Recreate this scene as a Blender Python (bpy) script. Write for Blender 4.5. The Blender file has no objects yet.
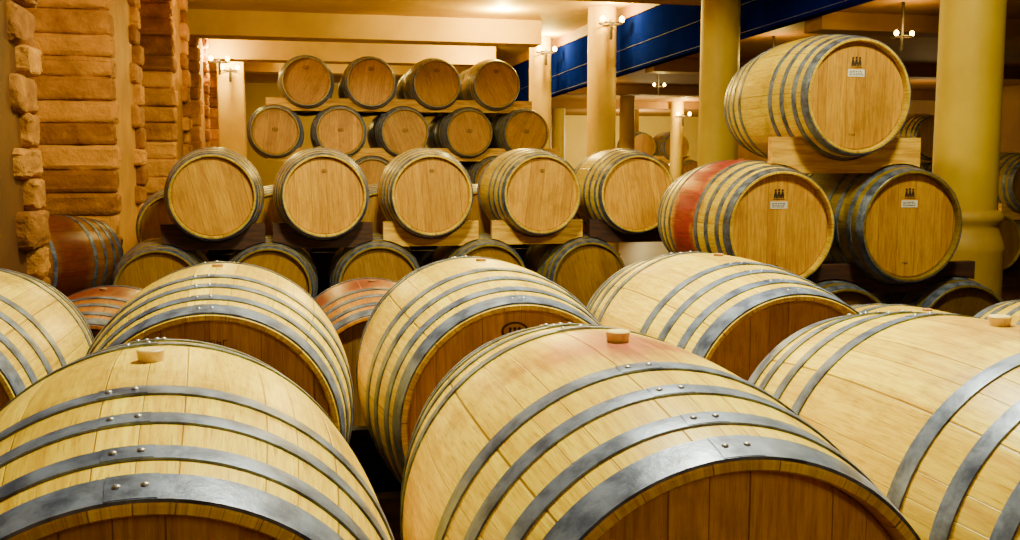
import bpy, bmesh, math, random
from mathutils import Vector, Matrix
S = bpy.context.scene
C = S.collection
random.seed(11)
PI = math.pi
CAMZ = 1.30

# ------------------------------------------------------------ materials
class NT:
    def __init__(s, name):
        s.m = bpy.data.materials.new(name); s.m.use_nodes = True
        s.t = s.m.node_tree; s.b = s.t.nodes['Principled BSDF']
    def n(s, typ, **kw):
        nd = s.t.nodes.new(typ)
        for k, v in kw.items(): setattr(nd, k, v)
        return nd
    def l(s, a, b): s.t.links.new(a, b)
    def put(s, sock, v):
        if isinstance(v, bpy.types.NodeSocket): s.l(v, sock)
        else: sock.default_value = v
    def math(s, op, a, b=0.0, c=0.0):
        nd = s.n('ShaderNodeMath', operation=op)
        s.put(nd.inputs[0], a); s.put(nd.inputs[1], b); s.put(nd.inputs[2], c)
        return nd.outputs[0]
    def mr(s, v, a, b, c=0.0, d=1.0):
        nd = s.n('ShaderNodeMapRange'); nd.interpolation_type = 'SMOOTHSTEP'
        s.put(nd.inputs[0], v)
        for i, q in enumerate((a, b, c, d)): nd.inputs[i+1].default_value = q
        return nd.outputs[0]
    def mix(s, f, a, b, mode='MIX'):
        nd = s.n('ShaderNodeMix', data_type='RGBA', blend_type=mode)
        s.put(nd.inputs[0], f)
        for i, v in ((6, a), (7, b)):
            if isinstance(v, bpy.types.NodeSocket): s.l(v, nd.inputs[i])
            else: nd.inputs[i].default_value = (*v, 1) if len(v) == 3 else v
        return nd.outputs[2]
    def comb(s, x, y, z):
        nd = s.n('ShaderNodeCombineXYZ')
        for i, v in enumerate((x, y, z)): s.put(nd.inputs[i], v)
        return nd.outputs[0]
    def noise(s, vec, scale, detail=4.0, rough=0.55):
        nd = s.n('ShaderNodeTexNoise')
        s.l(vec, nd.inputs['Vector']); nd.inputs['Scale'].default_value = scale
        nd.inputs['Detail'].default_value = detail; nd.inputs['Roughness'].default_value = rough
        return nd.outputs['Fac']
    def bump(s, h, strength, dist=0.01):
        nd = s.n('ShaderNodeBump'); nd.inputs['Strength'].default_value = strength
        nd.inputs['Distance'].default_value = dist
        s.l(h, nd.inputs['Height']); s.l(nd.outputs[0], s.b.inputs['Normal'])

def wood_pattern(name, head=False, patch_amt=0.0):
    k = NT(name)
    oc = k.n('ShaderNodeTexCoord').outputs['Object']
    sp = k.n('ShaderNodeSeparateXYZ'); k.l(oc, sp.inputs[0])
    X, Y, Z = sp.outputs
    oi = k.n('ShaderNodeObjectInfo'); rnd = oi.outputs['Random']
    a = None
    if head:
        t0 = k.math('MULTIPLY_ADD', X, 14.0, k.math('MULTIPLY', rnd, 1.0))
        along = Z
    else:
        a = k.math('ARCTAN2', X, Z)
        t0 = k.math('MULTIPLY', a, 30/(2*PI))
        along = Y
    t = k.math('ADD', t0, k.math('MULTIPLY', k.math('SINE', k.math('MULTIPLY', t0, 2.3)), 0.28))
    idx = k.math('FLOOR', t)
    fr = k.math('FRACT', t)
    wn = k.n('ShaderNodeTexWhiteNoise', noise_dimensions='1D')
    k.l(k.math('ADD', idx, k.math('MULTIPLY', rnd, 97.0)), wn.inputs['W'])
    v = wn.outputs['Value']
    d = k.math('ABSOLUTE', k.math('SUBTRACT', fr, 0.5))
    seam = k.mr(d, 0.478, 0.498)
    off = k.math('MULTIPLY', v, 31.0)
    gv = k.comb(k.math('MULTIPLY_ADD', t0, 2.2, off), k.math('MULTIPLY', along, 2.6), k.math('MULTIPLY', rnd, 20.0))
    g = k.noise(gv, 3.0, 8.0, 0.7)
    gf = k.noise(k.comb(k.math('MULTIPLY_ADD', t0, 9.0, off), k.math('MULTIPLY', along, 6.0), rnd), 3.0, 6.0, 0.65)
    bigv = k.comb(X, k.math('ADD', Y, k.math('MULTIPLY', rnd, 40.0)), Z)
    big = k.noise(bigv, 5.0, 6.0, 0.68)
    if head:
        lo, hi, dk = (.58, .25, .004), (.88, .48, .010), (.20, .065, .001)
    else:
        lo, hi, dk = (.70, .42, .002), (.99, .77, .007), (.22, .085, .001)
    col = k.mix(k.mr(g, 0.30, 0.66), lo, hi)
    tint = k.mix(v, (.78, .70, .5) if head else (.72, .64, .4), (1.05, 1.04, 1.0))
    col = k.mix(0.9, col, tint, 'MULTIPLY')
    col = k.mix(k.math('MULTIPLY', k.mr(gf, 0.50, 0.72), 0.42 if head else 0.72), col, dk)
    col = k.mix(k.math('MULTIPLY', k.mr(big, 0.50, 0.72), 0.35 if head else 0.55), col, dk)
    col = k.mix(k.math('MULTIPLY', seam, 0.85), col, dk)
    if not head:
        ay = k.math('ABSOLUTE', Y)
        if patch_amt:        # wine spilled round the bung
            nzf = k.noise(oc, 9.0, 5.0, 0.65)
            nz = k.math('MULTIPLY', k.math('SUBTRACT', nzf, 0.5), 0.24)
            aa = k.math('MULTIPLY', k.math('ABSOLUTE', a), 0.34)
            reach = k.math('ADD', k.math('MULTIPLY', ay, 1.2), aa)
            st = k.math('MULTIPLY', k.mr(k.math('SUBTRACT', k.math('ADD', 0.22, nz), reach), -0.05, 0.14), patch_amt)
        else:                # wine stain in a band round the bilge, strength = 1 - object alpha
            nz = k.math('MULTIPLY', k.math('SUBTRACT', big, 0.5), 0.34)
            band = k.mr(k.math('SUBTRACT', k.math('ADD', 0.165, nz), ay), -0.06, 0.08)
            st = k.math('MULTIPLY', band, k.math('SUBTRACT', 1.0, oi.outputs['Alpha']))
        wine = k.mix(k.mr(g, .3, .7), (.13, .001, .010), (.42, .010, .035))
        col = k.mix(st, col, wine)
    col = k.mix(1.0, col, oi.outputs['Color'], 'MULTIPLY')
    k.l(col, k.b.inputs['Base Color'])
    k.b.inputs['Roughness'].default_value = 0.34 if not head else 0.5
    h = k.math('SUBTRACT', k.math('MULTIPLY', g, 0.4), seam)
    k.bump(h, 0.5, 0.003)
    return k.m

def noisy(name, c1, c2, scale=4, rough=.7, metal=0, bump=.2, bdist=.01, bscale=None, island=0, spec=None):
    k = NT(name)
    oc = k.n('ShaderNodeTexCoord').outputs['Object']
    f = k.noise(oc, scale, 6.0, .6)
    if island:
        ge = k.n('ShaderNodeNewGeometry').outputs['Random Per Island']
        f = k.math('ADD', k.math('MULTIPLY', f, 1-island), k.math('MULTIPLY', ge, island))
        col = k.mix(k.mr(f, .2, .8), c1, c2)
    else: col = k.mix(k.mr(f, .3, .7), c1, c2)
    k.l(col, k.b.inputs['Base Color'])
    k.b.inputs['Roughness'].default_value = rough; k.b.inputs['Metallic'].default_value = metal
    if spec is not None: k.b.inputs['Specular IOR Level'].default_value = spec
    k.bump(k.noise(oc, bscale or scale*4, 6.0, .6), bump, bdist)
    return k.m

def emit(name, col, strength):
    k = NT(name)
    oc = k.n('ShaderNodeTexCoord').outputs['Object']
    f = k.noise(oc, 3.0)
    k.b.inputs['Base Color'].default_value = (*col, 1)
    k.b.inputs['Emission Color'].default_value = (*col, 1)
    k.l(k.math('MULTIPLY_ADD', f, strength*.2, strength*.9), k.b.inputs['Emission Strength'])
    return k.m

def timber(name, c1, c2):
    k = NT(name)
    oc = k.n('ShaderNodeTexCoord').outputs['Object']
    sp = k.n('ShaderNodeSeparateXYZ'); k.l(oc, sp.inputs[0])
    g = k.noise(k.comb(k.math('MULTIPLY', sp.outputs[0], 2.0), k.math('MULTIPLY', sp.outputs[1], 20.0), k.math('MULTIPLY', sp.outputs[2], 22.0)), 2.0, 6.0, .6)
    k.l(k.mix(k.mr(g, .35, .65), c1, c2), k.b.inputs['Base Color'])
    k.b.inputs['Roughness'].default_value = .65
    k.bump(g, .3, .004)
    return k.m

M_STAVE = wood_pattern('oak_staves')
M_STAVE_P = wood_pattern('oak_staves_bung_stain', patch_amt=.85)
M_STAVE_Q = wood_pattern('oak_staves_faint_bung_stain', patch_amt=.35)
M_HEAD = wood_pattern('oak_head', True)
M_HOOP = noisy('galvanised_steel', (.050, .065, .13), (.21, .26, .41), 22, .40, .5, .35, .002)
M_RIVET = noisy('rivet_steel', (.30, .30, .33), (.45, .45, .48), 20, .35, .8, .05)
M_BUNG = noisy('bung_silicone', (.72, .50, .10), (.82, .60, .15), 30, .5, 0, .1, .002)
M_BUNGW = noisy('bung_wood', (.30, .13, .04), (.5, .25, .09), 30, .6, 0, .2, .002)
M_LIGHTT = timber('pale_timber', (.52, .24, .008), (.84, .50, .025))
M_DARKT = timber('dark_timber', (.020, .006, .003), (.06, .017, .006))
M_INK = noisy('branded_ink', (.02, .008, .004), (.04, .018, .008), 40, .8)
M_INK2 = noisy('faded_brand', (.09, .035, .008), (.14, .055, .012), 40, .8)
M_PAPER = noisy('tag_paper', (.72, .70, .66), (.80, .78, .74), 20, .6)
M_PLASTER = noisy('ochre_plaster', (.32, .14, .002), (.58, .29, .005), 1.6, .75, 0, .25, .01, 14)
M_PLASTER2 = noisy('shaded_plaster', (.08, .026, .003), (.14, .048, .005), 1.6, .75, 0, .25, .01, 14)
M_CEIL = noisy('ceiling_plaster', (.52, .33, .003), (.68, .45, .005), 1.2, .75, 0, .1, spec=.15)
M_STONE = noisy('sandstone_blocks', (.22, .078, .012), (.74, .35, .028), 6, .9, 0, 1.0, .025, 18, island=.4)
M_COL = noisy('cream_column', (.54, .34, .003), (.66, .45, .006), 1.5, .5, 0, .08, spec=.3)
M_COLBASE = noisy('column_base_plaster', (.42, .25, .010), (.52, .33, .02), 3, .6, 0, .15)
M_PALE = noisy('pale_wall', (.80, .56, .04), (.88, .64, .07), 1, .7, 0, .1)
M_BLUE = noisy('blue_fascia', (.001, .004, .12), (.002, .007, .18), 1.5, 1.0, 0, .03, spec=0.0)
M_BLUE2 = noisy('blue_fascia_lines', (.05, .06, .22), (.08, .09, .30), 1.5, .8, 0, .03, spec=0.1)
M_FLOOR = noisy('cellar_floor', (.03, .010, .007), (.07, .022, .013), 1.4, .45, 0, .2)
M_AISLE = noisy('brown_plaster', (.20, .085, .003), (.32, .15, .006), 1, .7, 0, .1)
M_IRON = noisy('black_iron', (.02, .015, .012), (.05, .035, .03), 20, .5, .6, .1)
M_BULB = emit('bulb_glow', (1.0, .50, .08), 45)

# ------------------------------------------------------------ mesh helpers
def mk(name, bm, mat, parent=None, loc=(0, 0, 0), smooth=True, angle=40):
    bmesh.ops.recalc_face_normals(bm, faces=bm.faces)
    me = bpy.data.meshes.new(name); bm.to_mesh(me); bm.free()
    if smooth:
        for p in me.polygons: p.use_smooth = True
        me.set_sharp_from_angle(angle=math.radians(angle))
    me.materials.append(mat)
    o = bpy.data.objects.new(name, me); C.objects.link(o)
    o.parent = parent; o.location = loc
    return o
def tag(o, label, cat, group=None):
    o['label'] = label; o['category'] = cat
    if group: o['group'] = group
    return o
def empty(name, loc, label, cat, group=None):
    o = bpy.data.objects.new(name, None); C.objects.link(o); o.location = loc
    o.empty_display_size = .1
    return tag(o, label, cat, group)
def struct(name, bm, mat, smooth=False):
    o = mk(name, bm, mat, smooth=smooth); o['kind'] = 'structure'; return o
def box(bm, x0, x1, y0, y1, z0, z1):
    v = [bm.verts.new((x, y, z)) for x in (x0, x1) for y in (y0, y1) for z in (z0, z1)]
    fs = []
    for f in ((0, 1, 3, 2), (4, 6, 7, 5), (0, 4, 5, 1), (2, 3, 7, 6), (0, 2, 6, 4), (1, 5, 7, 3)):
        fs.append(bm.faces.new([v[i] for i in f]))
    return v, fs
def lathe(bm, prof, n, axis='Y', closed=False, a0=0, a1=2*PI):
    full = abs(a1-a0-2*PI) < 1e-6
    cnt = n if full else n+1
    rings = []
    for p, r in prof:
        ring = []
        for i in range(cnt):
            a = a0+(a1-a0)*i/n
            if axis == 'Y': co = (r*math.sin(a), p, r*math.cos(a))
            else: co = (r*math.cos(a), r*math.sin(a), p)
            ring.append(bm.verts.new(co))
        rings.append(ring)
    pairs = list(zip(rings[:-1], rings[1:]))
    if closed: pairs.append((rings[-1], rings[0]))
    for A, B in pairs:
        for i in range(n):
            j = (i+1) % cnt if full else i+1
            bm.faces.new((A[i], A[j], B[j], B[i]))
    return rings

# ------------------------------------------------------------ the barrel
R0, HL = .34, .475
def rad(y): return R0-.057*(abs(y)/HL)**2
HOOPS = [(.160, .192), (.263, .293), (.358, .388), (.424, .473)]

def make_barrel(seg, rivets, bung_mat, bung_r, stave_mat=None):
    root = bpy.data.objects.new('wine_barrel', None); C.objects.link(root); root.empty_display_size = .1
    L = (0, 0, R0)
    bm = bmesh.new()
    prof = [(-.44, .266), (-.470, .268), (-.475, .271), (-.475, rad(HL)-.003)]
    k = 26 if seg > 50 else 14
    prof += [(-HL+.003+(2*HL-.006)*i/k, rad(-HL+.003+(2*HL-.006)*i/k)) for i in range(k+1)]
    prof += [(.475, rad(HL)-.003), (.475, .271), (.470, .268), (.44, .266)]
    lathe(bm, prof, seg)
    mk('staves', bm, stave_mat or M_STAVE, root, L, angle=35)
    for s in (-1, 1):
        bm = bmesh.new()
        rg = lathe(bm, [(s*.425, .265), (s*.443, .265), (s*.447, .258)], seg)
        bm.faces.new(rg[0]); bm.faces.new(rg[-1])
        mk('barrel_head', bm, M_HEAD, root, L, angle=20)
    for s in (-1, 1):
        for hi, (a, b) in enumerate(HOOPS):
            bm = bmesh.new()
            p0, p1 = s*a, s*b
            th = .0032
            lathe(bm, [(p0, rad(p0)-.001), (p0, rad(p0)+th), ((p0+p1)/2, rad((p0+p1)/2)+th+.0008), (p1, rad(p1)+th), (p1, rad(p1)-.001)], seg, closed=True)
            if rivets:   # overlapping end of the hoop
                la = -.15+.025*hi
                lathe(bm, [(p0+s*.001, rad(p0)), (p0+s*.001, rad(p0)+th+.001), ((p0+p1)/2, rad((p0+p1)/2)+th+.0018), (p1-s*.001, rad(p1)+th+.001), (p1-s*.001, rad(p1))], 8, closed=True, a0=la-.02, a1=la+.16)
            ho = mk('hoop', bm, M_HOOP, root, L, angle=35)
            if rivets:
                pm = (p0+p1)/2
                for q in (.02, .115):
                    an = la+q
                    bm = bmesh.new()
                    bmesh.ops.create_uvsphere(bm, u_segments=10, v_segments=6, radius=.0048)
                    rr = rad(pm)+th+.0015
                    bmesh.ops.transform(bm, matrix=Matrix.Translation((rr*math.sin(an), pm, rr*math.cos(an))) @ Matrix.Scale(.6, 4, (math.sin(an), 0, math.cos(an))), verts=bm.verts)
                    mk('rivet', bm, M_RIVET, ho)
    bm = bmesh.new()
    hgt = .017 if bung_r > .018 else .006
    rg = lathe(bm, [(R0-.012, bung_r*.85), (R0+hgt*.5, bung_r*.95), (R0+hgt*.9, bung_r), (R0+hgt, bung_r*.9)], 24, axis='Z')
    bm.faces.new(rg[0]); bm.faces.new(rg[-1])
    mk('bung', bm, bung_mat, root, L, angle=40)
    return root

def dup(root):
    r = root.copy(); C.objects.link(r)
    for ch in list(root.children):
        if ch.name.startswith(('label_tag', 'brand_mark')): continue
        c = ch.copy(); C.objects.link(c); c.parent = r
        for g in ch.children:
            d = g.copy(); C.objects.link(d); d.parent = c
    return r

protos = {}
def barrel(kind, x, y, z, label, group, tint=1.0, htint=None, stain=0.0, roll=0.0, yaw=None):
    """x, y = barrel centre, z = axis height; stain = strength of the wine band"""
    if kind not in protos:
        protos[kind] = {'front': lambda: make_barrel(96, True, M_BUNG, .0195),
                        'front_stained': lambda: make_barrel(96, True, M_BUNG, .0195, M_STAVE_P),
                        'front_faint': lambda: make_barrel(96, True, M_BUNG, .0195, M_STAVE_Q),
                        'near': lambda: make_barrel(96, True, M_BUNGW, .015),
                        'mid': lambda: make_barrel(72, False, M_BUNGW, .015),
                        'far': lambda: make_barrel(40, False, M_BUNGW, .015)}[kind]()
        r = protos[kind]
    else:
        r = dup(protos[kind])
    if yaw is None: yaw = random.uniform(-1.2, 1.2)
    r.location = (x, y, z-R0); r.rotation_euler = (0, 0, math.radians(yaw))
    tag(r, label, 'barrel', group)
    if not group and 'group' in r.keys(): del r['group']
    for c in r.children:
        c.rotation_euler = (0, roll, 0)
        if c.name.startswith('staves'):
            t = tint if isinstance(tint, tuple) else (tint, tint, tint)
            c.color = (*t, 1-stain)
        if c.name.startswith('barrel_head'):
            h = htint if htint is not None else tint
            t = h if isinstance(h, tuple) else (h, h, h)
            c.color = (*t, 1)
    return r

def flat_poly(bm, pts, y0, y1):
    a = [bm.verts.new((x, y0, z)) for x, z in pts]; b = [bm.verts.new((x, y1, z)) for x, z in pts]
    bm.faces.new(a); bm.faces.new(b[::-1])
    n = len(pts)
    for i in range(n): bm.faces.new((a[i], a[(i+1) % n], b[(i+1) % n], b[i]))
def disc(bm, cx, cz, r, y0, y1, n=12, sx=1.0):
    flat_poly(bm, [(cx+sx*r*math.cos(2*PI*i/n), cz+r*math.sin(2*PI*i/n)) for i in range(n)], y0, y1)
FY = -.4475
def emblem(root, cx, cz, s=1.0):
    """three little standing figures close together branded on the head"""
    bm = bmesh.new()
    for i, dx in enumerate((-.024, 0, .024)):
        x = cx+dx*s; h = (1.0, 1.12, 1.0)[i]*s
        disc(bm, x, cz+.024*h, .0078*s, FY-.001, FY+.001)
        flat_poly(bm, [(x-.006*s, cz+.015*h), (x-.0115*s, cz-.006*s), (x-.0105*s, cz-.026*s), (x-.003*s, cz-.026*s), (x, cz-.010*s), (x+.003*s, cz-.026*s), (x+.0105*s, cz-.026*s), (x+.0115*s, cz-.006*s), (x+.006*s, cz+.015*h)], FY-.001, FY+.001)
    flat_poly(bm, [(cx-.040*s, cz-.031*s), (cx-.040*s, cz-.034*s), (cx+.040*s, cz-.034*s), (cx+.040*s, cz-.031*s)], FY-.001, FY+.001)
    o = mk('brand_mark', bm, M_INK, root, (0, 0, R0), smooth=False)
    o['label'] = 'small black brand mark of standing figures'
def papertag(root, cx, cz, w=.092, h=.036):
    bm = bmesh.new(); flat_poly(bm, [(cx-w/2, cz-h/2), (cx+w/2, cz-h/2), (cx+w/2, cz+h/2), (cx-w/2, cz+h/2)], FY-.0015, FY+.001)
    o = mk('label_tag', bm, M_PAPER, root, (0, 0, R0), smooth=False); o['label'] = 'small white rectangular tag'
    bm = bmesh.new()
    for r_ in range(3):
        x = cx-w*.4
        zz = cz+h*(.24-.24*r_)
        while x < cx+w*.32:
            q = random.uniform(.006, .016)
            flat_poly(bm, [(x, zz-.0018), (x+q, zz-.0018), (x+q, zz+.0018), (x, zz+.0018)], FY-.0025, FY-.001)
            x += q+.004
    mk('print', bm, M_INK, o, (0, 0, 0), smooth=False)
def small_marks(root, cx, cz, n, s, mat=None):
    bm = bmesh.new()
    x = cx-n*s*.55
    for i in range(n):
        flat_poly(bm, [(x, cz-s*.5), (x+s*.18, cz-s*.5), (x+s*.18, cz+s*.5), (x, cz+s*.5)], FY-.001, FY+.001)
        flat_poly(bm, [(x+s*.22, cz+s*(.5-.4*(i % 2))), (x+s*.75, cz+s*(.5-.4*(i % 2))), (x+s*.75, cz+s*(.34-.4*(i % 2))), (x+s*.22, cz+s*(.34-.4*(i % 2)))], FY-.001, FY+.001)
        if i % 3: flat_poly(bm, [(x+s*.6, cz-s*.5), (x+s*.76, cz-s*.5), (x+s*.76, cz+s*.2), (x+s*.6, cz+s*.2)], FY-.001, FY+.001)
        x += s*1.1
    mk('brand_mark', bm, mat or M_INK, root, (0, 0, R0), smooth=False)
def oval_mark(root, cx, cz, s, mat=None):
    bm = bmesh.new()
    n = 24
    for i in range(n):
        a, b = 2*PI*i/n, 2*PI*(i+1)/n
        flat_poly(bm, [(cx+s*1.5*math.cos(a), cz+s*math.sin(a)), (cx+s*1.5*math.cos(b), cz+s*math.sin(b)), (cx+s*1.25*math.cos(b), cz+s*.78*math.sin(b)), (cx+s*1.25*math.cos(a), cz+s*.78*math.sin(a))], FY-.001, FY+.001)
    for dx in (-.5, 0, .5):
        disc(bm, cx+dx*s, cz+.25*s, s*.18, FY-.001, FY+.001)
        flat_poly(bm, [(cx+(dx-.22)*s, cz-.45*s), (cx+(dx+.22)*s, cz-.45*s), (cx+(dx+.1)*s, cz+.1*s), (cx+(dx-.1)*s, cz+.1*s)], FY-.001, FY+.001)
    mk('brand_mark', bm, mat or M_INK, root, (0, 0, R0), smooth=False)

FRONT = CAMZ-.604      # second row, axis height
FR1 = CAMZ-.622
M1, M2 = CAMZ-.85, CAMZ-.213
T1, T2, T3, T4 = CAMZ-.82, CAMZ-.205, CAMZ+.395, CAMZ+.985
DEP1, DEP2, DEP3 = 1.51, 2.706, 3.87
F1 = (-.186, .527, 1.237)

g1 = 'large barrels in the front rows'
barrel('front', F1[0], DEP1, FR1, 'large pale barrel in the near left corner with a beige bung and riveted hoops', g1, 1.0, .7, yaw=4.2)
b2 = barrel('front_stained', F1[1], DEP1, FR1, 'largest pale barrel front and centre with pink stain around its beige bung', g1, 1.0, .85, yaw=-.8)
barrel('front_faint', F1[2], DEP1, FR1, 'large pale barrel cut off by the bottom right corner', g1, .98, .8, yaw=0)
barrel('near', -.875, 2.95, FRONT-.02, 'pale barrel cut off by the left edge, behind the near left barrel', g1, .95, .55, yaw=0)
b4 = barrel('near', -.160, DEP2, FRONT, 'pale barrel right behind the near left barrel, faint lettering on its head', g1, .97, .7, yaw=0)
b5 = barrel('near', .543, DEP2, FRONT, 'pale second-row barrel between two others, dark oval mark on its head', g1, 1.0, .75, yaw=0)
b6 = barrel('near', 1.251, DEP2, FRONT, 'pale second-row barrel right of the oval-marked one, under the right stack', g1, 1.0, .65, yaw=0)
small_marks(b4, 0, .215, 7, .012, M_INK2)
oval_mark(b5, -.01, .216, .022)
g2 = 'low barrels showing between the front rows and the stacks'
barrel('mid', 1.955, DEP2, CAMZ-.79, 'low pale barrel top showing right of the second row', g2, .9, .5)
barrel('mid', 2.66, DEP2, CAMZ-.79, 'low pale barrel top at the right edge of the photo', g2, .9, .5)
barrel('mid', -.64, DEP3+.05, CAMZ-.80, 'low red-stained barrel top behind the barrel on the left edge', g2, (.52, .24, .28), .2, stain=.98)
barrel('mid', .345, DEP3, CAMZ-.79, 'low red-stained barrel showing between the two middle second-row barrels', g2, (.75, .42, .42), .3, stain=.97)

# right stack
RD = 4.975
g3 = 'barrels of the right-hand stack'
TR = CAMZ-.312
r1 = barrel('mid', 2.42, RD, TR, 'tagged barrel with a red wine-stained middle, lower left of right stack', g3, 1.0, .9, stain=.97, yaw=0)
r3 = barrel('mid', 3.15, RD, TR, 'dark-sided tagged barrel in front of the thick column, lower right of right stack', g3, .28, .66, yaw=0)
r2 = barrel('mid', 2.82, RD, CAMZ+.34, 'tagged barrel alone on top of the right stack', g3, .85, .75, yaw=0)
for r in (r1, r2, r3):
    emblem(r, -.01, .168, .78); papertag(r, -.01, .114); small_marks(r, -.02, -.19, 3, .011)
for i, x in enumerate((2.06, 2.78, 3.50)):
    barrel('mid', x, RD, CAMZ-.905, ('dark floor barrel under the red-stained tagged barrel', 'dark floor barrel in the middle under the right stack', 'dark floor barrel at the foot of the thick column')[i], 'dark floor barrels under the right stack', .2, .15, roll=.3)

# middle row and the row below it
MD = 7.475
g4 = 'barrels of the middle raised row'
ML = (-.44, .30, 1.065, 1.855, 2.60)
mt = (.7, .9, .9, .9, 1.0)
od = ('leftmost', 'second from left', 'third from left', 'fourth from left', 'rightmost')
for i, x in enumerate(ML):
    r = barrel('mid', x, MD, M2, '%s of the five barrels in the raised middle row' % od[i], g4, mt[i], mt[i]*(1.15, .95, .85, 1.0, 1.1)[i], roll=random.uniform(-.4, .4))
    if i in (1, 2, 3): oval_mark(r, 0, .17, .013)
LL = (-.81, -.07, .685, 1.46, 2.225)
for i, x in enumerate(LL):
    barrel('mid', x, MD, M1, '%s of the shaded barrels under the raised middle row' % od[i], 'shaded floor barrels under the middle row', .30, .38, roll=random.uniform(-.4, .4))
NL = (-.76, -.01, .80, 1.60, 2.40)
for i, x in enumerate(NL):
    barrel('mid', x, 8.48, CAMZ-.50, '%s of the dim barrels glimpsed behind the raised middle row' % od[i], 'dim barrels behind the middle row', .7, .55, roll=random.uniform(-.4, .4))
barrel('mid', -1.66, 7.72, CAMZ-.70, 'dark reddish barrel tucked against the stone pier on the left', None, (.26, .14, .18), .15, yaw=-38, stain=.75)

# far stack
FD = 12.675
g5 = 'barrels of the tall far stack'
XA = (.36, 1.12, 1.91, 2.66); XB = (-.02, .74, 1.51, 2.31, 3.03)
tiers = [(T4, XA, 'top'), (T3, XB, 'second'), (T2, XA+(3.4,), 'third'), (T1, XB, 'bottom')]
w4 = ('leftmost', 'second from left', 'third from left', 'rightmost')
for z, xs, nm in tiers:
    for i, x in enumerate(xs):
        nmx = (w4 if len(xs) == 4 else od)[i]
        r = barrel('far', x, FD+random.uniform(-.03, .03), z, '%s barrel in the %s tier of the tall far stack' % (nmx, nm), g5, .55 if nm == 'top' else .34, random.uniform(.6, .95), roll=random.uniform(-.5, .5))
        if nm in ('top', 'second'): oval_mark(r, 0, .02 if nm == 'second' else .16, .024)
for z, xs, nm in tiers:
    for i, x in enumerate(xs):
        nmx = (w4 if len(xs) == 4 else od)[i]
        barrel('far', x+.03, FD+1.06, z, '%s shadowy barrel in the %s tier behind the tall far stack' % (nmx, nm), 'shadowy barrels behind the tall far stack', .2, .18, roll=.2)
g6 = 'small distant barrels in the right aisle'
al = [(7.35, 9.5, T1, 'distant barrel low at the right edge beside the thick column', .45), (8.12, 9.5, T1, 'distant barrel low at the right edge, second from the column', .45), (7.735, 9.5, T2, 'distant barrel upper at the right edge beside the thick column', .4)]
PX = (8.0, 8.77, 9.54); PM = (8.385, 9.155)
for i, x in enumerate(PX): al.append((x, 12.6, T1, 'dim floor barrel behind the right stack, %s of three' % ('left', 'middle', 'right')[i], .6))
for i, x in enumerate(PM): al.append((x, 12.6, T2, 'dim second-tier barrel behind the right stack, %s of two' % ('left', 'right')[i], .6))
al.append((8.77, 12.6, T3-.02, 'small barrel peeking out between the top tagged barrel and thick column', .9))
AX = (7.0, 7.77, 8.54, 9.31); AM = (7.385, 8.155, 8.925)
for i, x in enumerate(AX): al.append((x, 21.2, T1, 'tiny far floor barrel in the lit aisle, %s of its tier' % w4[i], .6))
for i, x in enumerate(AM): al.append((x, 21.2, T2, 'tiny far barrel in the lit aisle, %s of the second tier' % ('left', 'middle', 'right')[i], .6))
for i, x in enumerate(AX[1:3]): al.append((x, 21.2, T3, 'tiny far barrel in the lit aisle, %s of the top pair' % ('left', 'right')[i], .55))
for x, y, z, lb, t in al: barrel('far', x, y, z, lb, g6, t, t*.9)

# ------------------------------------------------------------ cradles
RC = .3195
def cradle_bm(x0, x1, ztop, zbot, cuts_up, cuts_dn, y0, y1, n=60):
    bm = bmesh.new(); rows = []
    for i in range(n+1):
        x = x0+(x1-x0)*i/n
        t, b = ztop, zbot
        for cx, cz in cuts_up:
            d = abs(x-cx)
            if d < RC: t = min(t, cz-math.sqrt(RC*RC-d*d))
        for cx, cz in cuts_dn:
            d = abs(x-cx)
            if d < RC: b = max(b, cz+math.sqrt(RC*RC-d*d))
        if t < b+.008: t = b+.008
        rows.append([bm.verts.new(p) for p in ((x, y0, t), (x, y1, t), (x, y1, b), (x, y0, b))])
    for A, B in zip(rows[:-1], rows[1:]):
        for j in range(4): bm.faces.new((A[j], A[(j+1) % 4], B[(j+1) % 4], B[j]))
    bm.faces.new(rows[0]); bm.faces.new(rows[-1][::-1])
    return bm
def floor_rack(xs, yc, z, label, mat=M_DARKT, cap=.2, group='low timber racks on the floor', yaw=0):
    r = empty('barrel_rack', ((xs[0]+xs[-1])/2, yc, 0), label, 'rack', group)
    xm = r.location.x
    r.rotation_euler = (0, 0, math.radians(yaw))
    cu = [(x-xm, z) for x in xs]
    for s in (-1, 1):
        y0, y1 = sorted((s*.30, s*.35))
        mk('rail', cradle_bm(xs[0]-xm-.32, xs[-1]-xm+.32, z-cap, 0, cu, [], y0, y1, 40*len(xs)), mat, r, smooth=False)
    for x in (xs[0]-xm-.27, xs[-1]-xm+.27):
        bm = bmesh.new(); box(bm, x-.03, x+.03, -.2995, .2995, .0, .06)
        mk('crossbar', bm, mat, r, smooth=False)
    return r
floor_rack(F1, DEP1, FR1, 'dark timber rack beneath the nearest row of barrels')
floor_rack((-.160, .543, 1.251), DEP2, FRONT, 'dark timber rack beneath the second row of barrels')
floor_rack((-.875,), 2.95, FRONT-.02, 'dark timber rack beneath the barrel on the left edge')
floor_rack((1.955, 2.66), DEP2, CAMZ-.79, 'dark timber rack beneath the low barrels at right edge')
floor_rack((-.64,), DEP3+.05, CAMZ-.80, 'dark timber rack beneath the low red-stained barrel at left')
floor_rack((.345,), DEP3, CAMZ-.79, 'dark timber rack beneath the low red-stained barrel in middle')
floor_rack((2.06, 2.78, 3.50), RD, CAMZ-.905, 'dark timber rack on the floor under the right stack', cap=.24)
floor_rack(LL, MD, M1, 'dark timber rack on the floor under the middle row')
floor_rack(NL, 8.48, CAMZ-.50, 'dark timber rack behind the middle row')
floor_rack((-1.66,), 7.72, CAMZ-.70, 'dark timber rack under the reddish barrel by the stone pier', yaw=-38)
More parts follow.
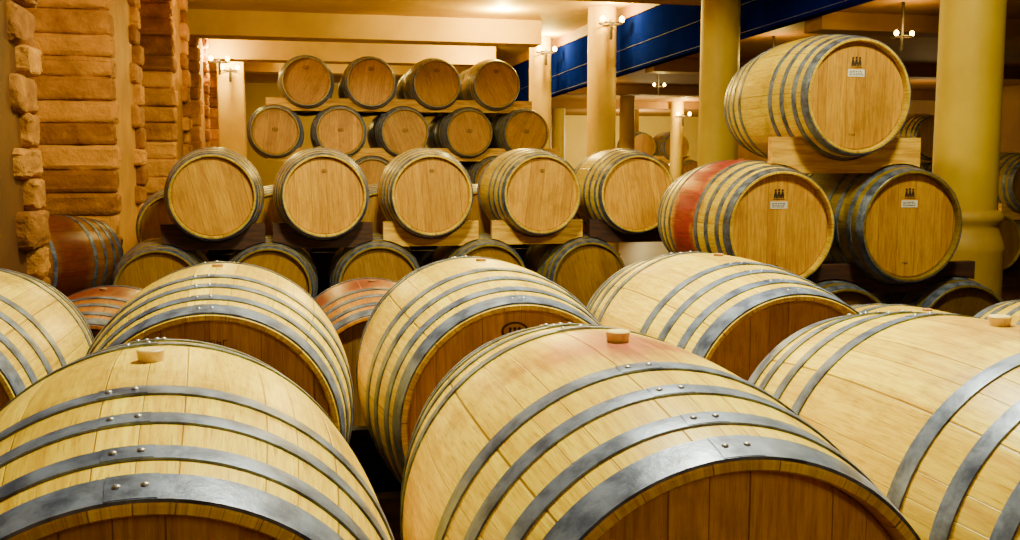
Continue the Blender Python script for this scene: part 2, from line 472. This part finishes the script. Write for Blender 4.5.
floor_rack(XB, FD, T1, 'dark timber rack on the floor under the tall far stack')
floor_rack([x+.03 for x in XB], FD+1.06, T1, 'dark timber rack on the floor behind the tall far stack')
floor_rack((7.35, 8.12), 9.5, T1, 'dark timber rack under distant barrels beside the thick column')
floor_rack(PX, 12.6, T1, 'dark timber rack under distant barrels behind the thick column')
floor_rack(AX, 21.2, T1, 'dark timber rack under the tiny barrels in the aisle')
def tier_cradle(name, x0, x1, ups, dns, zu, zd, yc, label, mat, group, cap=.2, low=.24):
    xm = (x0+x1)/2
    bm = cradle_bm(x0-xm, x1-xm, (zu-cap)-zd, low, [(x-xm, zu-zd) for x in ups], [(x-xm, 0) for x in dns], -.35, -.30, int(60*(x1-x0)/.6))
    o = mk(name, bm, mat, loc=(xm, yc, zd), smooth=False)
    return tag(o, label, 'cradle', group)
for i, x in enumerate(ML):
    m = M_DARKT if i < 2 or i == 4 else M_LIGHTT
    c = 'dark' if m is M_DARKT else 'pale'
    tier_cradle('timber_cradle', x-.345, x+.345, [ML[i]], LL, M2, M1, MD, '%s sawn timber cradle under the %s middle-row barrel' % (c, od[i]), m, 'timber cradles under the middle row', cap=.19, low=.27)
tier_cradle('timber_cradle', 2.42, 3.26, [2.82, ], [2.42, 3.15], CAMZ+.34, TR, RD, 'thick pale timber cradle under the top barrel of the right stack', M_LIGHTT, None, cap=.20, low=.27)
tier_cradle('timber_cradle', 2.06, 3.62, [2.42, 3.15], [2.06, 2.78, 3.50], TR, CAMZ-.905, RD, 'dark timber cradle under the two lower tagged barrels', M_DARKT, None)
for k in range(3):
    zu, xu, nm = tiers[k]; zd, xd, _ = tiers[k+1]
    tier_cradle('timber_cradle', min(xu[0], xd[0])-.1, max(xu[-1], xd[-1])+.1, xu, xd, zu, zd, FD, 'long pale timber cradle under the %s tier of the tall far stack' % nm, M_LIGHTT, 'long timber cradles in the far stack', cap=.19, low=.25)
    tier_cradle('timber_cradle', .1, 3.1, [x+.03 for x in xu], [x+.03 for x in xd], zu, zd, FD+1.06, 'dark cradle behind the %s tier of the tall far stack' % nm, M_DARKT, 'dark cradles behind the far stack', cap=.21, low=.25)
tier_cradle('timber_cradle', 7.45, 8.02, [7.735], [7.35, 8.12], T2, T1, 9.5, 'small pale cradle between distant barrels at the right edge', M_LIGHTT, None)
tier_cradle('timber_cradle', 8.0, 9.54, PM, PX, T2, T1, 12.6, 'lower pale cradle in the dim stack behind the right stack', M_LIGHTT, None)
tier_cradle('timber_cradle', 8.42, 9.12, [8.77], PM, T3-.02, T2, 12.6, 'small pale cradle under the barrel peeking over the right stack', M_LIGHTT, None)
tier_cradle('timber_cradle', 7.0, 9.31, AM, AX, T2, T1, 21.2, 'lower pale cradle between the tiny barrels in the aisle', M_LIGHTT, None)
tier_cradle('timber_cradle', 7.4, 8.9, AX[1:3], AM, T3, T2, 21.2, 'upper pale cradle between the tiny barrels in the aisle', M_LIGHTT, None)

# ------------------------------------------------------------ room
ZC = 3.35
bm = bmesh.new(); box(bm, -2.7, 12.3, -1.5, 26.3, -.15, 0); struct('floor', bm, M_FLOOR)
bm = bmesh.new(); box(bm, -2.7, 4.5, -1.5, 26.3, ZC, ZC+.15)
for y in (2.5, 6.2, 9.9, 14.1, 17.2, 19.4, 21.6):
    box(bm, -1.2, 4.5 if y < 12 else 3.72, y, y+.45, 3.02, ZC+.01)
struct('ceiling', bm, M_CEIL)
bm = bmesh.new(); box(bm, 4.62, 12.0, -1.5, 26.0, 2.62, 2.72)
for y in (4.0, 8.0, 12.0, 16.0, 20.0): box(bm, 4.62, 12.0, y, y+.3, 2.47, 2.63)
struct('ceiling_aisle', bm, M_AISLE)
def band(z_lo, z_hi, x0, x1):
    bm = bmesh.new(); rows = []
    for i in range(25):                      # lower edge sags gently towards the far end
        y = -1.5+27.5*i/24
        t = min(max((y-6)/13, 0), 1)
        dz = -.19*t**1.3
        za = z_lo+dz; zb = z_hi+dz if z_hi < 3.3 else z_hi
        rows.append([bm.verts.new(p) for p in ((x0, y, za), (x0, y, zb), (x1, y, zb), (x1, y, za))])
    for A, B in zip(rows[:-1], rows[1:]):
        for j in range(4): bm.faces.new((A[j], A[(j+1) % 4], B[(j+1) % 4], B[j]))
    bm.faces.new(rows[0]); bm.faces.new(rows[-1][::-1])
    return bm
struct('trim_1', band(2.60, ZC+.15, 4.5, 4.62), M_BLUE)
b_ = band(2.625, 2.633, 4.492, 4.5)
struct('trim_20', b_, M_BLUE2)
struct('trim_21', band(2.90, 2.906, 4.492, 4.5), M_BLUE2)
bm = bmesh.new(); box(bm, 4.47, 4.5, -1.5, 26.0, 3.20, ZC); struct('trim_2', bm, M_AISLE)
bm = bmesh.new(); box(bm, -2.6, -2.3, -1.5, 26.0, 0, ZC); struct('wall_left', bm, M_PLASTER)
bm = bmesh.new(); box(bm, 12.0, 12.3, -1.5, 26.3, 0, ZC); struct('wall_right', bm, M_AISLE)
bm = bmesh.new(); box(bm, -2.6, 12.0, 26.0, 26.3, 0, ZC); struct('wall_back', bm, M_PALE)
bm = bmesh.new(); box(bm, -2.6, 12.0, -1.8, -1.5, 0, ZC); struct('wall_front', bm, M_AISLE)

tex = bpy.data.textures.new('stone_clouds', 'CLOUDS'); tex.noise_scale = .08; tex.noise_depth = 3
def block(bm, x0, x1, y0, y1, z0, z1, bev=.036):
    t = bmesh.new(); box(t, x0, x1, y0, y1, z0, z1)
    bmesh.ops.recalc_face_normals(t, faces=t.faces)
    bmesh.ops.subdivide_edges(t, edges=t.edges[:], cuts=3, use_grid_fill=True)
    be = [e for e in t.edges if len(e.link_faces) == 2 and e.calc_face_angle() > .5]
    bmesh.ops.bevel(t, geom=be, offset=bev, segments=3, profile=.5, affect='EDGES')
    for v in t.verts: v.co += Vector((random.uniform(-.006, .006), random.uniform(-.006, .006), random.uniform(-.003, .003)))
    me = bpy.data.meshes.new('tmp'); t.to_mesh(me); t.free(); bm.from_mesh(me); bpy.data.meshes.remove(me)
piers = [(3.0, 6.0, -1.25), (8.45, 10.4, -1.25), (11.3, 13.3, -1.05), (15.0, 17.2, -1.05), (19.6, 22.0, -1.05)]
ti = 3
for (y0, y1, LX) in piers:
    bm = bmesh.new(); box(bm, -2.3, LX-.07, y0+.06, y1-.06, 0, ZC)
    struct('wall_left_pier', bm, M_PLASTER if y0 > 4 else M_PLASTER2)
    for side in (0, 1):                 # quoins on the near and far corner
        if y0 == 3.0 and side == 0: continue
        bm = bmesh.new(); z = 0; k = 0
        while z < ZC-.03:
            h = random.uniform(.155, .21)
            h = min(h, ZC-z)
            if h < .09: break
            dd = (.42 if k % 2 else .24)+random.uniform(-.03, .03)
            out = random.uniform(-.02, .014)
            if side == 0: block(bm, -2.29, LX+out, y0+random.uniform(-.03, .01), y0+dd*.7, z, z+h)
            else: block(bm, -2.29, LX+out, y1-dd, y1+random.uniform(-.02, .02), z, z+h)
            z += h; k += 1
        o = struct('trim_%d' % ti, bm, M_STONE, smooth=True); ti += 1
        sb = o.modifiers.new('Subdivision', 'SUBSURF'); sb.subdivision_type = 'SIMPLE'; sb.levels = sb.render_levels = 1
        dm = o.modifiers.new('Displace', 'DISPLACE'); dm.texture = tex; dm.strength = .03; dm.mid_level = .5; dm.texture_coords = 'GLOBAL'

def column(x, y, r, label, top=ZC):
    t = empty('column', (x, y, 0), label, 'column', 'round cream columns')
    bm = bmesh.new(); lathe(bm, [(1.02, r), (2.0, r*.985), (top, r*.97)], 48, axis='Z')
    mk('shaft', bm, M_COL, t)
    b = bmesh.new()
    pf = [(0, r*1.42), (.12, r*1.42), (.14, r*1.28), (.76, r*1.26), (.79, r*1.30), (.84, r*1.20), (.90, r*1.10), (.93, r*1.10), (.95, r*1.20), (.975, r*1.23), (1.0, r*1.2), (1.02, r*1.04), (1.03, r*.9)]
    rg = lathe(b, pf, 48, axis='Z'); b.faces.new(rg[0]); b.faces.new(rg[-1])
    mk('base', b, M_COLBASE, t, angle=50)
    return t
column(4.2, 5.5, .192, 'thickest cream column, right of the dark-sided tagged barrel')
column(4.2, 9.15, .192, 'cream column left of the top barrel of the right stack')
column(4.2, 12.8, .192, 'cream column with lamps in front of the blue fascia')
column(4.2, 16.0, .185, 'farthest cream column beside the tall far stack')
column(8.2, 19.9, .14, 'slim column in the lit aisle, under the aisle lamp', top=2.62)
column(8.2, 22.6, .14, 'slim column in the lit aisle, farther back', top=2.62)
column(6.2, 22.0, .16, 'slim column in the aisle just right of the far stack', top=2.62)
column(6.2, 17.4, .14, 'slim column in the aisle between the two nearer thick columns', top=2.62)
bm = bmesh.new(); box(bm, -.23, .23, -.23, .23, 0, ZC)
bmesh.ops.bevel(bm, geom=bm.edges[:], offset=.015, segments=2, affect='EDGES')
tag(mk('pillar', bm, M_COL, loc=(-.78, 18.9, 0)), 'square cream pillar left of the tall far stack carrying a lamp', 'pillar')

# ------------------------------------------------------------ lamps and added lights
def ptlight(x, y, z, e, col=(1, .70, .13), r=.05):
    l = bpy.data.lights.new('lamp_and_fill_light', 'POINT'); l.energy = e; l.color = col; l.shadow_soft_size = r
    o = bpy.data.objects.new('lamp_and_fill_light', l); o.location = (x, y, z); C.objects.link(o); return o
def sconce(x, y, z, label, e=25, sc=1.0):
    t = empty('wall_lamp', (x, y, z), label, 'lamp', 'iron lamps with bare bulbs')
    t.scale = (sc, sc, sc)
    bm = bmesh.new()
    top = .05 if sc >= 1.0 else (2.63-z)/sc
    rg = lathe(bm, [(-.20, .022), (top, .022)], 12, axis='Z')
    bm.faces.new(rg[0]); bm.faces.new(rg[-1])
    mk('bracket', bm, M_IRON, t)
    bm = bmesh.new()
    n, m, RR, rr = 24, 6, .15, .009
    rings = []
    for i in range(n):
        a = 2*PI*i/n
        rings.append([bm.verts.new(((RR+rr*math.cos(2*PI*j/m))*math.cos(a), (RR+rr*math.cos(2*PI*j/m))*math.sin(a), rr*math.sin(2*PI*j/m))) for j in range(m)])
    for i in range(n):
        for j in range(m): bm.faces.new((rings[i][j], rings[(i+1) % n][j], rings[(i+1) % n][(j+1) % m], rings[i][(j+1) % m]))
    q = .006
    box(bm, -.15, .15, -q, q, -.006, .006); box(bm, -q, q, -.15, .15, -.006, .006)
    mk('ring', bm, M_IRON, t)
    for s in (-1, 1):
        bm = bmesh.new()
        rg = lathe(bm, [(0, .014), (.014, .028), (.040, .036), (.064, .028), (.082, .008)], 12, axis='Z')
        bm.faces.new(rg[0]); bm.faces.new(rg[-1])
        mk('bulb', bm, M_BULB, t, (s*.13, -.05, .01))
    ptlight(x-.02, y-.13, z+.11*sc, e)
sconce(4.2, 12.44, 3.10, 'lamp with two bright bulbs on the column before the blue fascia', 90)
sconce(4.2, 15.64, 3.08, 'lamp with bright bulbs on the farthest cream column', 170)
sconce(-.78, 18.50, 2.95, 'lamp with bright bulbs on the square pillar at left', 120)
sconce(-.88, 17.0, 2.95, 'lamp on the stone pier at left beside the square pillar', 100)
sconce(8.2, 19.6, 2.3, 'lamp on the slim column in the lit aisle', 70)
for i, (y, lb) in enumerate(((7.4, 'nearest small lamp under the aisle ceiling, beside the thick column'), (9.6, 'small lamp under the aisle ceiling, left of the top tagged barrel'), (12.8, 'third small lamp under the aisle ceiling'), (15.4, 'farthest small lamp under the aisle ceiling'))):
    sconce(5.0, y, 2.34, lb, 14, .55)
ptlight(2.95, 13.2, 3.27, 330); ptlight(3.4, 16.5, 3.26, 250); ptlight(1.3, 15.6, 3.1, 34); ptlight(1.6, 18.4, 3.1, 40)  # bare lights close under the ceiling, added to brighten it
ptlight(-.5, 11.9, 2.7, 36); ptlight(-.75, 7.0, 3.15, 38)  # bare lights along the left piers, no fixture modelled
ptlight(8.5, 23.2, 1.9, 300, (1, .82, .40), .3); ptlight(6.9, 18.9, 1.6, 150, (1, .78, .3), .3); ptlight(10, 14, 2.0, 40, (1, .68, .25), .3); ptlight(1.5, 23.8, 2.4, 45, (1, .74, .3), .3)  # added fill lights without fixtures, brighten the far walls and aisle
def area(loc, rot, sx, sy, e, col):  # unseen overhead key lights and a fill, added without fixtures
    l = bpy.data.lights.new('key_and_fill_light', 'AREA'); l.shape = 'RECTANGLE'; l.size = sx; l.size_y = sy; l.energy = e; l.color = col
    o = bpy.data.objects.new('key_and_fill_light', l); o.location = loc; o.rotation_euler = [math.radians(a) for a in rot]; C.objects.link(o)
area((.9, 2.4, 3.25), (0, 0, 0), .32, .22, 270, (1, .97, .60))
area((.7, 4.9, 3.2), (35, 0, 0), .4, .2, 145, (1, .90, .44))
area((2.7, 3.2, 3.2), (25, 0, 0), .3, .25, 88, (1, .92, .48))
area((1.3, 9.6, 3.2), (35, 0, 0), .7, .25, 115, (1, .82, .28))
area((.6, -.9, 2.0), (80, 0, -10), .8, .6, 8, (1, .82, .45))  # added fill behind the camera, lifts the barrel heads

w = bpy.data.worlds.new('World'); S.world = w; w.use_nodes = True
w.node_tree.nodes['Background'].inputs[0].default_value = (1, .55, .25, 1)
w.node_tree.nodes['Background'].inputs[1].default_value = .01

cam = bpy.data.cameras.new('Camera'); cam.lens = 36*1000/1020; cam.sensor_width = 36; cam.clip_start = .05
co = bpy.data.objects.new('Camera', cam); C.objects.link(co)
co.location = (0, 0, CAMZ); co.rotation_euler = (math.radians(84), 0, math.radians(-13))
S.camera = co
